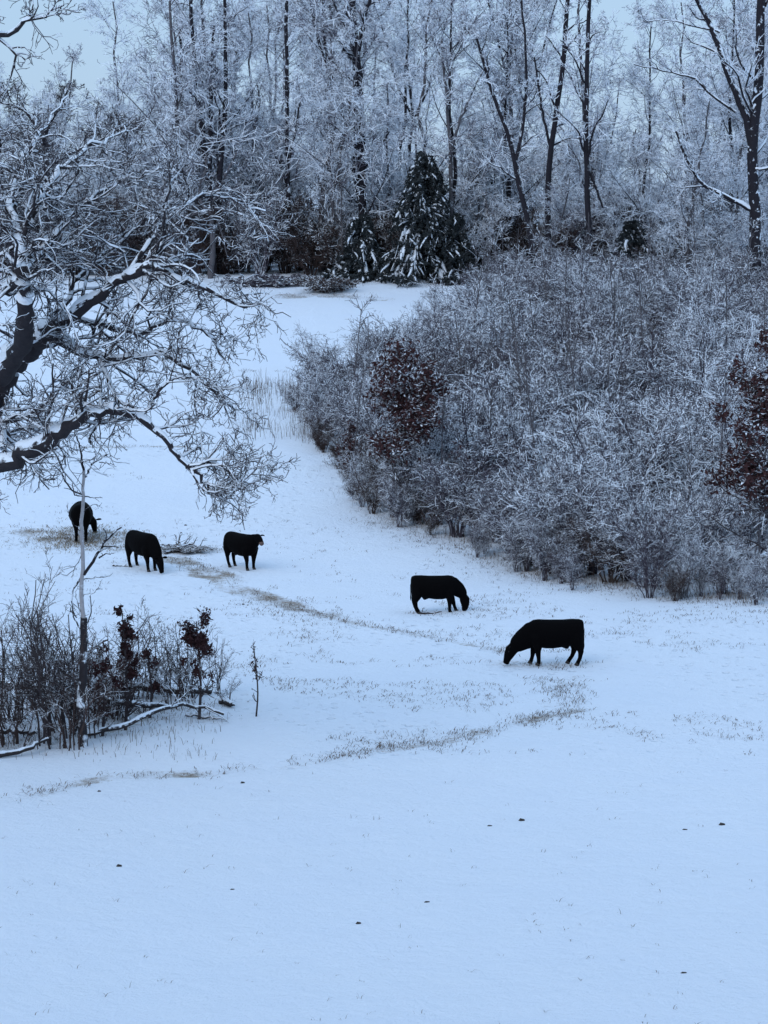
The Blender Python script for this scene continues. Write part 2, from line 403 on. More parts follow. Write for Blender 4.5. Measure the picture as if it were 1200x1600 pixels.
# trees of the front row, their trunks as the photograph shows them
def limb_tree(name, label, cat, d, limbs, seed, per=(7, 7, 6), lr=(.35, .5, .5), mats=('trunk', 'twig_frost'), rmin=.018, wig=.2,
              up=.08, group=None, ang=48, k4=0, snow=False, droop=.0, t0=.3, labs1=None, rmax=.09, jit=.006, cp=(.98, .42), K=14, zmin=None):
    rng = np.random.default_rng(seed); Ps, Rs = [], []
    root_px = limbs[0][0][0]
    bx = (root_px[0] - 600) / F * d; base = np.array([bx, d, gz1(bx, d)])
    for pts, r0, r1 in limbs:
        q = []
        for p in pts:
            dd = d + (p[2] if len(p) > 2 else 0)
            if p[1] is None: q.append(base + [0, 0, -.3])
            else: q.append(PD(p[0], p[1], dd))
        P = resample(q, K); Ln = np.linalg.norm(P[-1] - P[0])
        P[1:-1] += rng.normal(size=(K - 2, 3)) * min(Ln, 6.) * jit
        Ps.append(P - base); Rs.append(np.linspace(r0, r1, K) * (1 + (rng.random(K) - .5) * (.3 if K > 14 else .08)) * (.86 if K > 14 else 1))
    P0, R0 = np.array(Ps), np.array(Rs)
    P1, R1 = grow(rng, P0, R0, per[0], t0, 1., ang, lr[0], .5, 8, wig, up, rmin * 1.8, .35, labs=labs1, rmax=rmax)
    P2, R2 = grow(rng, P1, R1, per[1], .15, 1., 45, lr[1], .6, 6, wig * 1.2, up * .4, rmin * 1.3, .5, droop=droop)
    P3, R3 = grow(rng, P2, R2, per[2], .1, 1., 45, lr[2], .8, 4, wig * 1.3, 0, rmin, .7, droop=droop)
    if zmin is not None:          # cattle browse off whatever hangs lower than this
        m = P2[..., 2].min(1) + base[2] > zmin; P2, R2 = P2[m], R2[m]
        m = P3[..., 2].min(1) + base[2] > zmin; P3, R3 = P3[m], R3[m]
    gr = [(P2, R2, 3), (P3, R3, 3)]
    if k4:
        P4, R4 = grow(rng, P3, R3, k4, .2, 1., 45, .6, .9, 3, wig * 1.3, 0, rmin * .9, .8); gr.append((P4, R4, 3))
    t = empty(name, base)
    link('trunk', tubes_mesh('trunk', [(P0, R0, 10), (P1, R1, 6)], M[mats[0]], True), t)
    link('crown', tubes_mesh('crown', gr, M[mats[1]]), t)
    if snow:
        c0 = caps(P0, R0, cp[0], cp[1], rng); c1 = caps(P1, R1, 1.05, .6, rng); c2 = caps(P2, R2, 1.0, .8, rng)
        link('snow_cap', tubes_mesh('snow_cap', [(*c0, 8), (*c1, 5), (*c2, 3)], M['snow'], True), t)
    tag(t, label, cat, group)
    return t
B = None
limb_tree('bare_tree', 'tallest thick dark trunk at top centre, forking near the frame top', 'tree', 183,
          [([(568, B), (566, 300), (563, 160), (556, 70), (545, -60)], .34, .20), ([(560, 80), (572, 20), (590, -60)], .16, .10),
           ([(557, 85), (540, 45), (524, 10), (510, -40)], .10, .06)], 51, (9, 7, 6), (.22, .5, .5))
limb_tree('bare_tree', 'dark many-stemmed tree left of the slim straight trunk', 'tree', 182,
          [([(335, B), (330, 330), (318, 220), (305, 118), (298, 0)], .26, .12), ([(337, 330), (347, 230), (353, 120), (350, -20)], .22, .10),
           ([(326, 300), (330, 200), (328, 140), (335, 40)], .18, .08)], 52, (9, 7, 6), (.25, .5, .5))
limb_tree('bare_tree', 'slim straight dark trunk between the stem cluster and the thickest trunk', 'tree', 184,
          [([(452, B), (450, 300), (448, 150), (450, -60)], .17, .12), ([(452, 250), (465, 180), (470, 150)], .08, .05)], 53, (12, 6, 6), (.16, .5, .5))
limb_tree('bare_tree', 'slender grey tree with a V fork just right of the conifer', 'tree', 181,
          [([(705, B), (705, 290), (703, 215), (697, 150), (690, 60)], .17, .07), ([(705, 235), (718, 190), (735, 150), (755, 110)], .11, .05)],
          54, (8, 7, 5), (.25, .5, .5), ('trunk_pale', 'twig_frost'))
limb_tree('bare_tree', 'dark trunk leaning left above the thicket, right of the V-forked tree', 'tree', 170,
          [([(834, B), (828, 370), (812, 300), (803, 240), (785, 185), (760, 120), (745, 60)], .21, .08), ([(806, 250), (820, 180), (822, 100), (815, 0)], .12, .06)],
          55, (8, 6, 6), (.25, .5, .5))
limb_tree('bare_tree', 'tall wavering grey trunk right of the leaning one', 'tree', 176,
          [([(862, B), (855, 330), (862, 220), (876, 130), (884, 40), (890, -60)], .22, .13), ([(860, 230), (845, 160), (835, 90)], .1, .05)], 56, (9, 7, 6), (.22, .5, .5))
limb_tree('bare_tree', 'upright dark trunk with a bent lower side limb, above mid thicket', 'tree', 172,
          [([(920, B), (919, 330), (915, 220), (917, 120), (920, 20), (922, -60)], .21, .11), ([(917, 260), (930, 290), (942, 325)], .10, .06)],
          57, (10, 7, 6), (.22, .5, .5))
limb_tree('bare_tree', 'big old tree at the right edge with a long pale limb arching left', 'tree', 167,
          [([(1182, B), (1180, 350), (1176, 230), (1186, 120), (1190, 0), (1192, -80)], .40, .22),
           ([(1176, 240), (1160, 170), (1138, 120), (1118, 60), (1090, 0), (1070, -50)], .24, .12),
           ([(1150, 175), (1115, 150), (1080, 120), (1040, 112), (990, 100)], .10, .04),
           ([(1125, 50), (1090, 42), (1050, 32), (1000, 34)], .08, .03),
           ([(1178, 330), (1150, 315), (1120, 300), (1095, 285), (1070, 240), (1056, 205)], .17, .07)], 58, (9, 7, 6), (.28, .5, .5), snow=True)
limb_tree('bare_tree', 'dark spreading tree behind the old oak, standing clear of the sky gap', 'tree', 181,
          [([(78, B), (74, 330), (72, 260), (70, 205)], .24, .17), ([(71, 212), (85, 180), (98, 160), (110, 130)], .12, .05),
           ([(76, 262), (110, 240), (150, 222), (190, 200), (235, 185)], .13, .05), ([(70, 215), (45, 180), (20, 165), (-30, 150)], .12, .05),
           ([(73, 240), (50, 225), (20, 215)], .09, .04)], 59, (11, 8, 7), (.38, .5, .5), wig=.3, mats=('trunk', 'twig_dark'))
limb_tree('dead_tree', 'pale snow-caked crooked stump with antler-like limbs over the left pasture', 'tree', 180.5,
          [([(330, B), (332, 370), (328, 325)], .22, .16), ([(328, 328), (315, 318), (313, 290), (322, 265), (322, 240)], .12, .05),
           ([(332, 320), (345, 290), (358, 262), (370, 238)], .11, .05), ([(325, 330), (300, 335), (275, 350), (262, 375)], .12, .05),
           ([(335, 325), (360, 330), (395, 342), (425, 358)], .09, .04), ([(340, 345), (348, 370), (355, 400)], .08, .04)],
          60, (4, 3, 2), (.3, .5, .5), wig=.35, mats=('trunk_pale', 'twig_frost'), snow=True)

# ------------------------------------------------------------------ conifers with drooping snow-laden boughs
def conifer(label, px, d, top_py, wbase, seed, snowy=1.0):
    rng = np.random.default_rng(seed); bx = (px - 600) / F * d; base = np.array([bx, d, gz1(bx, d)])
    H = PD(px, top_py, d)[2] - base[2]
    t = empty('conifer', base)
    P0 = resample([[0, 0, -.2], [0, .05, H * .5], [0.05, 0, H]], 10)[None]; R0 = np.linspace(.16, .02, 10)[None]
    nb = int(H * 13); zz = H * (1 - rng.random(nb) ** .8 * .97); zz[:3] = H * .96
    az = rng.random(nb) * 6.283; ln = wbase * (1 - zz / H) ** .55 * (.65 + .5 * rng.random(nb)) + .25
    K = 7; u = np.linspace(0, 1, K)
    rad = ln[:, None] * (u ** .8)[None]; dz = -ln[:, None] * (1.0 * u ** 1.8 + .05)[None] + .12 * ln[:, None] * np.sin(u * 3)[None]
    P = np.stack([np.cos(az)[:, None] * rad, np.sin(az)[:, None] * rad, np.maximum(zz[:, None] + dz, .05)], -1)
    R = np.linspace(.035, .012, K)[None].repeat(nb, 0)
    link('trunk', tubes_mesh('trunk', [(P0, R0, 8), (P, R, 4)], M['trunk'], True), t)
    # sprays hanging from every bough
    S1, SR = grow(rng, P, R, 12, .15, 1., 55, .28, .5, 4, .15, -.15, .012, .5, droop=.22)
    nn = len(S1); c = S1[:, 1:].reshape(-1, 3)
    V, Fq = leaf_cards(rng, c, .13, .05, 5)
    V2, F2 = leaf_cards(rng, P[:, 1:].reshape(-1, 3), .16, .10, 10); link('needles', mesh_np('needles', np.vstack([V, V2]), np.vstack([Fq, F2 + len(V)]), M['needle']), t)
    # snow lying on the boughs: lumpy tongues that hang with them
    sel = rng.random(nb) < .5 * snowy
    Pc = P[sel][:, 2:].copy(); Pc += rng.normal(size=Pc.shape) * .07; Pc[..., 2] += .07
    Rc = (ln[sel] * .034 + .04)[:, None] * np.array([.35, 1.1, 1.2, .9, .3])[None] * (.15 + 1.3 * rng.random((sel.sum(), 5)))
    q = rng.random(nn) < .5 * snowy
    Ps = S1[q].copy(); Ps[..., 2] += .04; Rs = np.array([.3, 1, 1, .3])[None] * (.03 + .08 * rng.random((q.sum(), 1)) ** 2)
    link('snow_load', tubes_mesh('snow_load', [(Pc, Rc, 6), (Ps, Rs, 4)], M['snow'], True), t)['kind'] = 'stuff'
    tag(t, label, 'conifer', 'conifers at the wood edge')
    return t
conifer('largest dark conifer in drooping snow-laden boughs at the top of the field', 662, 179.5, 238, 3.7, 71)
conifer('small snow-clumped conifer left of the largest one', 566, 180.5, 335, 2.9, 72, 1.0)
conifer('faint peaked conifer right of the V-forked tree', 748, 186, 252, 2.2, 73, .7)
conifer('dark conifer standing above the thicket near the upright trunk', 985, 176, 345, 2.3, 74, 1.0)
conifer('low spreading conifer tucked against the right side of the largest one', 712, 179, 335, 1.7, 75, .6)

# ------------------------------------------------------------------ shrubs: kinds of frosted brush
def make_shrub(seed, h, n, mat, spread=.35, rmin=.0095, dens=(11, 8), name='thicket_shrub', upr=.12):
    rng = np.random.default_rng(seed); K = 8
    a = rng.random(n) * 6.283; b = np.stack([np.cos(a), np.sin(a), np.zeros(n)], 1)
    r0 = rng.random(n)[:, None] * .35; hh = h * (.55 + .5 * rng.random(n)); out = spread * h * (.3 + .7 * rng.random(n))
    u = np.linspace(0, 1, K)
    P = (b * r0)[:, None] + b[:, None] * (out[:, None] * (u ** 1.5)[None])[..., None]
    P[..., 2] += hh[:, None] * (u - .12 * u ** 3)[None] - .1
    P[:, 1:] += np.cumsum(rng.normal(size=(n, K - 1, 3)) * .02 * h, axis=1)
    R = np.linspace(.034, .014, K)[None] * (.6 + .8 * rng.random((n, 1))) * min(1, rmin / .011)
    P1, R1 = grow(rng, P, R, dens[0], .18, 1., 42, .34, .6, 5, .2, upr, rmin * 1.2, .5)
    P2, R2 = grow(rng, P1, R1, dens[1], .1, 1., 45, .5, .8, 4, .25, 0, rmin, .8)
    P3, R3 = grow(rng, P2[::2], R2[::2], 2, .2, 1., 45, .6, .9, 3, .25, 0, rmin * .9, .9)
    return link(name, tubes_mesh(name, [(P, R, 5), (P1, R1, 3), (P2, R2, 3), (P3, R3, 3)], M[mat]))
shr = [make_shrub(101, 5.0, 16, 'brush'), make_shrub(102, 4.2, 20, 'brush', .5), make_shrub(103, 5.6, 12, 'brush', .28),
       make_shrub(104, 3.4, 22, 'brush', .6), make_shrub(105, 4.6, 18, 'brush', .42), make_shrub(106, 3.0, 18, 'brush_brown', .55)]
su = [False] * len(shr); SH = [4.7, 4.0, 5.2, 3.3, 4.4, 2.9]
def edge_py(px):
    return np.interp(px, [440, 470, 520, 560, 620, 700, 780, 830, 900, 1000, 1100, 1260], [600, 672, 705, 770, 805, 838, 868, 892, 905, 915, 928, 940])
rs = random.Random(9); spots = []
for i in range(34):          # stragglers in front of the edge
    px = rs.uniform(455, 1215); g = G(px, edge_py(px) + rs.uniform(-2, 20)); sc = rs.uniform(.22, .5)
    place(shr, su, rs.choice([0, 2, 4, 5]), g[0], g[1], rs.random() * 6.28, (sc, sc, sc * 1.25), 'small straggling shrub on the snow just outside the thicket edge', 'shrub', 'stragglers outside the thicket edge')
# lower edge row, then ranks going back to the wood
px = 462
while px < 1230:
    spots.append((px, edge_py(px) - rs.uniform(0, 22), 0)); px += rs.uniform(18, 38)
for rank, n in ((1, 30), (2, 34), (3, 36), (4, 36), (5, 34)):
    for i in range(n):
        f = (rank - rs.random()) / 5.0
        lo = 470 + 250 * f ** 1.2 if f > .25 else 470 + 40 * f
        pxx = lo + (1240 - lo) * ((i + rs.random()) / n)
        e = edge_py(pxx); top = 445
        spots.append((pxx, e + (top - e) * (f ** .8) , rank))
for px_, py_, rank in spots:
    g = G(px_, py_)
    k = rs.choice([0, 1, 2, 3, 4, 4, 1, 0, 5]) if rank else rs.choice([1, 3, 3, 4, 5, 1])
    if px_ < 600 and rank == 0: k = rs.choice([3, 5, 1])
    sc = rs.uniform(.7, 1.2) * (rs.uniform(.5, .95) if rank == 0 else 1.0)
    if px_ < 560: sc *= .85
    bound = np.interp(px_, [440, 480, 520, 640, 690, 740, 800, 1240], [610, 530, 505, 500, 462, 420, 395, 385])
    room = (py_ - bound) / (F / g[1]) / SH[k]
    if room < .38: continue
    sc = min(sc, room * rs.uniform(.9, 1.05))
    side = ('at its thin far left lobe' if px_ < 575 else 'beside the red-leaved oak on its left' if px_ < 720 else 'in its middle left part' if px_ < 860 else
            'in its middle' if px_ < 1010 else 'in its right part' if px_ < 1120 else 'by the leafy oak at the frame edge')
    form = ['full grey frosted', 'broad frosted', 'tall slim frosted', 'low spreading frosted', 'rounded frosted', 'brownish low'][k]
    high = ['', 'low down behind the front row', 'halfway up the slope', 'halfway up the slope', 'high up near the wood', 'at the very top against the wood'][rank]
    lab = (form + ' shrub on the snowy lower edge of the thicket, ' + side) if rank == 0 else (form + ' shrub in the thicket, ' + side + ', ' + high)
    lab = ' '.join(lab.split()[:16]).rstrip(',')
    place(shr, su, k, g[0], g[1], rs.random() * 6.28, (sc * rs.uniform(1.0, 1.35), sc * 1.15, sc), lab, 'shrub',
          'shrubs along the thicket edge' if rank == 0 else 'frosted shrubs massed in the thicket')
# undergrowth in front of and inside the wood
und = [make_shrub(121, 4.4, 18, 'brush_brown', .45, .018, name='undergrowth_shrub'), make_shrub(122, 6.0, 14, 'brush', .3, .018, name='undergrowth_shrub'), make_shrub(123, 3.2, 18, 'brush_brown', .6, .018, name='undergrowth_shrub')]
uu = [False] * 3
for rank, d0 in enumerate((183, 187, 193, 202)):
    half = 600 / F * d0 + 3; x = -half
    while x < half:
        place(und, uu, rs.choice([0, 0, 2, 2, 1]), x, d0 + rs.uniform(-1.5, 2), rs.random() * 6.28, (rs.uniform(.9, 1.3),) * 3,
              ['leafless brown brush', 'taller greyish brush', 'low brown brush'][0] + (' at the front foot of the wood ' if rank < 2 else ' deeper inside the wood ') + (
                  'behind the old oak' if x < -16 else 'below the many-stemmed dark trees' if x < -6 else 'beside the conifers' if x < 5 else 'behind the thicket top' if x < 15 else 'near the big right edge tree'), 'shrub', 'brown undergrowth along the foot of the wood')
        x += rs.uniform(1.5, 2.5)

# ------------------------------------------------------------------ slim pale saplings that stand out of the thicket
def sapling_mesh(seed, h, mat='trunk_pale', r=.05, kids=12):
    rng = np.random.default_rng(seed)
    P0 = resample([[0, 0, -.1], [rng.normal() * .15, 0, h * .4], [rng.normal() * .3, rng.normal() * .2, h]], 10)[None]
    R0 = np.linspace(r, .015, 10)[None]
    P1, R1 = grow(rng, P0, R0, kids, .25, 1., 38, .22, .5, 5, .18, .2, .016, .5)
    P2, R2 = grow(rng, P1, R1, 5, .1, 1., 40, .5, .8, 4, .2, 0, .013, .8)
    return tubes_mesh('sapling', [(P0, R0, 6), (P1, R1, 3), (P2, R2, 3)], M[mat])
sapm = [sapling_mesh(131 + i, 6.0, 'trunk_pale') for i in range(4)]
for i, (px_, py_, h, l) in enumerate([
    (556, 775, 5.6, 'short dark-stemmed sapling at the left foot of the red-leaved oak'), (553, 690, 6.2, 'pale straight sapling on the far left end of the thicket'),
    (572, 690, 5.8, 'pale sapling just behind the far left one of the thicket'), (767, 800, 5.5, 'pale sapling right of the red-leaved oak'),
    (690, 820, 6.0, 'dark upright sapling below the red-leaved oak'), (905, 560, 6.0, 'pale thin sapling rising high in mid thicket'),
    (1035, 520, 5.4, 'pale thin sapling near the top of the thicket'), (1130, 860, 6.4, 'pale slim sapling near the right red-leaved oak'),
    (960, 600, 6.2, 'pale sapling left of the thicket top'), (1085, 480, 6.2, 'pale sapling under the old right-edge tree'),
    (640, 430, 6.5, 'thin pale sapling in front of the largest conifer'), (535, 430, 8.0, 'thin pale pole before the smaller conifer'),
    (280, 430, 9.0, 'thin pale birch pole in the left wood'), (1010, 800, 4.6, 'small pale leaning sapling low in the thicket')]):
    g = G(px_, py_); o = link('sapling', sapm[i % 4], None, g); o.rotation_euler = (0, 0, i * 1.3); o.scale = (h / 6,) * 3
    tag(o, l, 'sapling', 'thin saplings standing out of the brush')

rq = random.Random(12)
for i in range(46):
    px_ = rq.uniform(720, 1215); e = edge_py(px_); g = G(px_, e - (e - 450) * rq.uniform(.08, .95)); h = rq.uniform(4.6, 7.4)
    o = link('sapling', sapm[i % 4], None, g); o.rotation_euler = (rq.uniform(-.06, .06), rq.uniform(-.1, .1), rq.random() * 6.28); o.scale = (h / 6,) * 3
    tag(o, 'thin pale sapling standing up among the frosted shrubs of the thicket', 'sapling', 'pale saplings inside the thicket')

# ------------------------------------------------------------------ oaks that keep their dead leaves
def leafy(name, label, px, py, h, wid, leaves, seed, size=.085, mat='leaf', per=(10, 5), clump=.10, lo=.25, group=None, r=.05):
    rng = np.random.default_rng(seed); g = G(px, py); t = empty(name, g)
    P0 = resample([[0, 0, -.1], [.05, 0, h * .4], [-.05, .05, h]], 10)[None]; R0 = np.linspace(r, .015, 10)[None]
    P1, R1 = grow(rng, P0, R0, int(per[0] * 1.3), min(lo, .1), 1., 55, 1, .5, 5, .18, .25, .013, .5, labs=wid)
    P2, R2 = grow(rng, P1, R1, per[1], .2, 1., 45, .5, .8, 4, .2, 0, .011, .8)
    link('trunk', tubes_mesh('trunk', [(P0, R0, 6), (P1, R1, 4), (P2, R2, 3)], M['twig_dark']), t)
    c = P2[:, 1:].reshape(-1, 3); c = c[rng.random(len(c)) < .8]
    c = c[c[:, 2] > h * lo]; q_ = 1.6 if h > 4 else 5.0
    c = c[vnoise(c[:, 0] * q_ + c[:, 1], c[:, 2] * q_ * 1.4, seed) > .42]
    V, Fq = leaf_cards(rng, c, size, clump, max(1, leaves // len(c)))
    link('leaves', mesh_np('leaves', V, Fq, M[mat]), t)
    return tag(t, label, 'oak sapling', group)
leafy('leafy_oak', 'red-brown leaved young oak rising from the left of the thicket', 634, 818, 5.9, 2.1, 6800, 141, .10, 'leaf_snow', (30, 8), .2, .5, r=.07)
leafy('leafy_oak', 'low red-brown leaved oak shoot on the snow edge left of the bigger oak', 548, 745, 1.9, .7, 1000, 142, .08, 'leaf_snow', (9, 4), .1, .2)
leafy('leafy_oak', 'dark red-leaved oak at the right frame edge of the thicket', 1200, 918, 8.0, 2.1, 8500, 143, .095, 'leaf_snow', (30, 8), .17, .33, r=.08)
leafy('leafy_oak', 'narrow spire of dark dead leaves beside the bare white snag', 196, 1140, 2.95, .5, 1400, 144, .055, 'leaf', (22, 4), .05, .35)
leafy('leafy_oak', 'bushy sapling with clumps of dark dead leaves at the right end of the front brush', 311, 1122, 2.5, .75, 1400, 145, .058, 'leaf', (12, 4), .07, .45)
leafy('leafy_oak', 'short dead-leaved shoot between the narrow spire and the bushy one', 234, 1120, 1.75, .3, 320, 146, .055, 'leaf', (8, 3), .05, .4)
leafy('leafy_oak', 'dark dead-leaved shoot just right of the snag foot', 160, 1150, 2.1, .45, 600, 147, .055, 'leaf', (10, 3), .07, .25)
leafy('leafy_oak', 'lone thin sapling with a few dead leaves standing on open snow', 400, 1120, 1.75, .42, 60, 148, .05, 'leaf', (9, 2), .05, .5, r=.028)

# ------------------------------------------------------------------ old oak reaching in from the left
limb_tree('old_oak', 'gnarled old oak with thick snow-topped limbs reaching in from the left', 'tree', 61,
    [([(-130, B), (-125, 1000), (-105, 820), (-60, 690), (-10, 610)], .55, .36),
     ([(-10, 612, 0), (15, 575, 0), (45, 545, -.5), (70, 525, -1), (95, 500, -1.5)], .34, .24),
     ([(95, 505, -1.5), (130, 480, -2), (165, 455, -2.5), (200, 428, -2.5), (238, 410, -3), (252, 385, -3), (262, 350, -3)], .20, .03),
     ([(195, 432, -2.5), (238, 414, -3), (268, 432, -3), (310, 445, -3), (360, 470, -3), (410, 480, -3), (455, 495, -3)], .12, .02),
     ([(0, 590, -1), (30, 545, -2), (42, 500, -3), (40, 450, -3.5), (33, 410, -3.5), (28, 370, -3)], .26, .14),
     ([(34, 405, -3.5), (62, 392, -3), (80, 380, -3), (100, 345, -2.5), (125, 325, -2)], .12, .03),
     ([(38, 435, -3.5), (10, 450, -3), (-15, 460, -2.7)], .15, .10),
     ([(-120, 800, 0), (-70, 745, -1), (0, 722, -1.5), (45, 702, -2), (90, 678, -2.5), (130, 650, -3), (180, 640, -3)], .27, .15),
     ([(180, 640, -3), (220, 655, -3), (252, 680, -3), (280, 715, -3), (305, 735, -3), (322, 755, -3), (335, 775, -3)], .12, .03),
     ([(75, 520, -1), (110, 545, -1), (150, 552, -1.5), (190, 560, -2), (240, 550, -2), (290, 570, -2), (330, 610, -2), (368, 640, -2)], .13, .03),
     ([(150, 552, -1.5), (170, 590, -2), (185, 625, -2), (215, 640, -2)], .08, .03),
     ([(110, 498, -1.5), (160, 505, -1), (220, 520, -1), (270, 500, -1), (320, 515, -1), (350, 560, -1)], .09, .025),
     ([(290, 730, -3), (330, 722, -3), (365, 742, -3), (380, 760, -3)], .05, .02),
     ([(-75, 720, 1), (-120, 560, 1), (-135, 330, 1), (-110, 150, 0), (-40, 75, -1), (30, 42, -2), (100, 8, -2)], .30, .02),
     ([(30, 380, -3), (70, 300, -2), (130, 235, -1), (215, 200, 0)], .11, .02),
     ([(28, 372, -3), (18, 290, -2), (55, 220, -1), (105, 150, 0)], .12, .02),
     ([(38, 420, -3.5), (110, 340, -2), (170, 290, -1), (250, 262, -1)], .10, .02),
     ([(200, 428, -2.5), (262, 345, -2), (330, 305, -2), (415, 330, -2)], .07, .02),
     ([(60, 395, 1), (90, 372, 1), (110, 390, 1), (128, 395, 1)], .09, .05),
     ([(28, 375, -3), (10, 340, -2), (-10, 320, -2)], .12, .06),
     ([(30, 390, -3.2), (45, 340, -3), (60, 310, -3), (90, 305, -2)], .09, .03),
     ([(-60, 690, 1), (10, 660, 2), (60, 640, 2), (100, 600, 2), (150, 580, 2)], .10, .03),
     ([(-10, 612, 0), (0, 660, 0), (5, 700, -1)], .12, .10),
     ([(95, 500, -1.5), (120, 440, -1), (160, 400, -1), (210, 360, -1), (250, 330, -1)], .09, .025),
     ([(230, 640, -3), (260, 600, -3), (300, 590, -3), (350, 620, -3)], .05, .02)],
    161, (12, 6, 4), (.3, .55, .58), ('oak', 'oak_twig'), .009, .30, .06, None, 55, 1, True, .02, .12, labs1=1.9, rmax=.045, jit=.009, cp=(1.0, .45), K=24, zmin=6.3)

# ------------------------------------------------------------------ front brush at the left
d_sn = G(130, 1165)[1]
def snag():
    d = d_sn; rng = np.random.default_rng(171); bx = (131 - 600) / F * d; base = np.array([bx, d, gz1(bx, d)])
    t = empty('dead_snag', base)
    def L(pts, r0, r1):
        q = [PD(p[0], p[1], d + (p[2] if len(p) > 2 else 0)) - base for p in pts]; P = resample(q, 14)
        P[1:-1] += rng.normal(size=(12, 3)) * .012; return P, np.linspace(r0, r1, 14)
    lo = [L([(130, 1172), (127, 1100), (130, 1040), (131, 965)], .12, .085)]
    hi = [L([(131, 970), (127, 925), (131, 880), (126, 825), (130, 790), (129, 765), (131, 735)], .055, .036)]
    br = [L([(126, 830), (112, 815), (104, 790)], .014, .005), L([(129, 800), (146, 788), (158, 792)], .013, .005), L([(127, 930), (148, 925), (160, 905)], .013, .005), L([(131, 735), (126, 705), (117, 672)], .035, .012), L([(133, 745), (145, 725), (168, 710)], .035, .018),
          L([(145, 727), (150, 712), (147, 705)], .015, .008), L([(155, 722), (170, 724), (182, 729)], .014, .006),
          L([(128, 772), (112, 765), (95, 740), (62, 706)], .026, .012), L([(130, 776), (160, 778)], .018, .006),
          L([(130, 775), (117, 772), (113, 755)], .02, .01),
          L([(131, 898), (150, 870), (165, 845), (190, 824)], .045, .02), L([(155, 872), (165, 866), (178, 864)], .022, .009),
          L([(130, 898), (115, 920), (113, 950), (120, 965)], .03, .014), L([(131, 905), (150, 902), (172, 900)], .014, .006),
          L([(129, 965), (118, 930), (122, 915)], .015, .008), L([(133, 980), (142, 960), (141, 930)], .022, .01),
          L([(128, 985), (114, 962), (108, 940)], .022, .01), L([(131, 860), (110, 895), (88, 898)], .012, .006)]
    cat = lambda q: (np.array([a for a, b in q]), np.array([b for a, b in q]))
    link('lower_trunk', tubes_mesh('lower_trunk', [(*cat(lo), 9)], M['oak'], True), t)['label'] = 'dark barked lower trunk'
    link('upper_trunk', tubes_mesh('upper_trunk', [(*cat(hi), 9)], M['snag'], True), t)['label'] = 'bark-free pale upper trunk'
    P, R = cat(br)
    P2, R2 = grow(rng, P, R, 4, .3, 1., 50, .3, .6, 4, .2, .05, .007, .6)
    for k in range(len(P)): link('branch', tubes_mesh('branch', [(P[k:k+1], R[k:k+1], 6), (P2[4*k:4*k+4], R2[4*k:4*k+4], 3)], M['oak'], True), t)
    tag(t, 'bare white dead sapling standing tall out of the front brush', 'snag')
snag()

fb = [make_shrub(181 + i, hh, n, m, sp, .0065, (7, 4), name='front_brush_shrub') for i, (hh, n, m, sp) in enumerate(
    [(3.2, 9, 'twig_dark', .25), (2.6, 10, 'brush_brown', .4), (3.8, 7, 'twig_dark', .2), (2.0, 9, 'brush_brown', .55)])]
fu = [False] * 4; rf = random.Random(5)
front = [(5, 1140, 2), (30, 1130, 0), (20, 1165, 1), (55, 1150, 0), (75, 1125, 1), (85, 1165, 2), (100, 1140, 0), (112, 1170, 1), (125, 1180, 0), (118, 1150, 2),
         (140, 1150, 1), (150, 1130, 3), (60, 1110, 1), (10, 1105, 0), (40, 1085, 2), (170, 1115, 3), (180, 1100, 1), (-12, 1160, 1), (-10, 1120, 0), (95, 1100, 3), (135, 1110, 1)]
for q_i, (px_, py_, k) in enumerate(front):
    if q_i % 5 == 3: continue
    g = G(px_, py_); s_ = rf.uniform(.85, 1.1)
    place(fb, fu, k, g[0], g[1], rf.random() * 6.28, (s_,) * 3, 'leafless brown shrub crowded in the front brush around the snag', 'shrub', 'shrubs crowded in the front brush')
for px_, py_, k, s_ in [(175, 1120, 1, .8), (222, 1092, 1, .75), (268, 1105, 1, .65), (300, 1095, 0, .62), (190, 1095, 0, .8)]:
    g = G(px_, py_)
    place(fb, fu, k, g[0], g[1], rf.random() * 6.28, (s_ * 1.3, s_ * 1.3, s_), 'twiggy low bush among the dead-leaved saplings and logs', 'shrub', 'low bushes between the saplings and logs')
for px_, py_, k, s_, l in [(262, 1085, 0, .72, 'sparse grey bush between the two dead-leaved saplings'), (290, 1090, 2, .68, 'tall thin bush behind the bushy dead-leaved sapling'),
                           (335, 1085, 2, .5, 'small bare bush at the right end of the front brush'), (225, 1120, 3, .55, 'low bare bush behind the snow-topped fallen log'),
                           (355, 1100, 3, .4, 'lowest bare tuft by the lone thin sapling')]:
    g = G(px_, py_); place(fb, fu, k, g[0], g[1], rf.random() * 6.28, (s_,) * 3, l, 'shrub', 'sparse bushes right of the snag')

def log(label, pts, r0, r1, dz=.1, cap=True, seed=1, name='fallen_log', kids=3):
    rng = np.random.default_rng(seed); w3 = []
    for p in pts:
        g = G(p[0], p[1]); w3.append(g + [0, 0, r0 * .6 + (p[2] if len(p) > 2 else 0)])
    base = w3[0].copy(); P = resample([q - base for q in w3], 14); P[1:-1] += rng.normal(size=(12, 3)) * .02
    R = np.linspace(r0, r1, 14); t = empty(name, base); P = P[None]; R = R[None]
    parts = [(P, R, 9)]
    if kids:
        P1, R1 = grow(rng, P, R, kids, .2, .95, 50, .25, .5, 6, .2, .1, .012, .4); parts.append((P1, R1, 5))
        P2, R2 = grow(rng, P1, R1, 3, .3, 1., 50, .5, .6, 4, .2, .05, .008, .6); parts.append((P2, R2, 3))
    link('log', tubes_mesh('log', parts, M['log'], True), t)
    if cap: link('snow_cap', tubes_mesh('snow_cap', [(*caps(P, R, .8, .55, rng), 8)], M['snow'], True), t)
    return tag(t, label, 'fallen log' if name == 'fallen_log' else 'fallen branch')
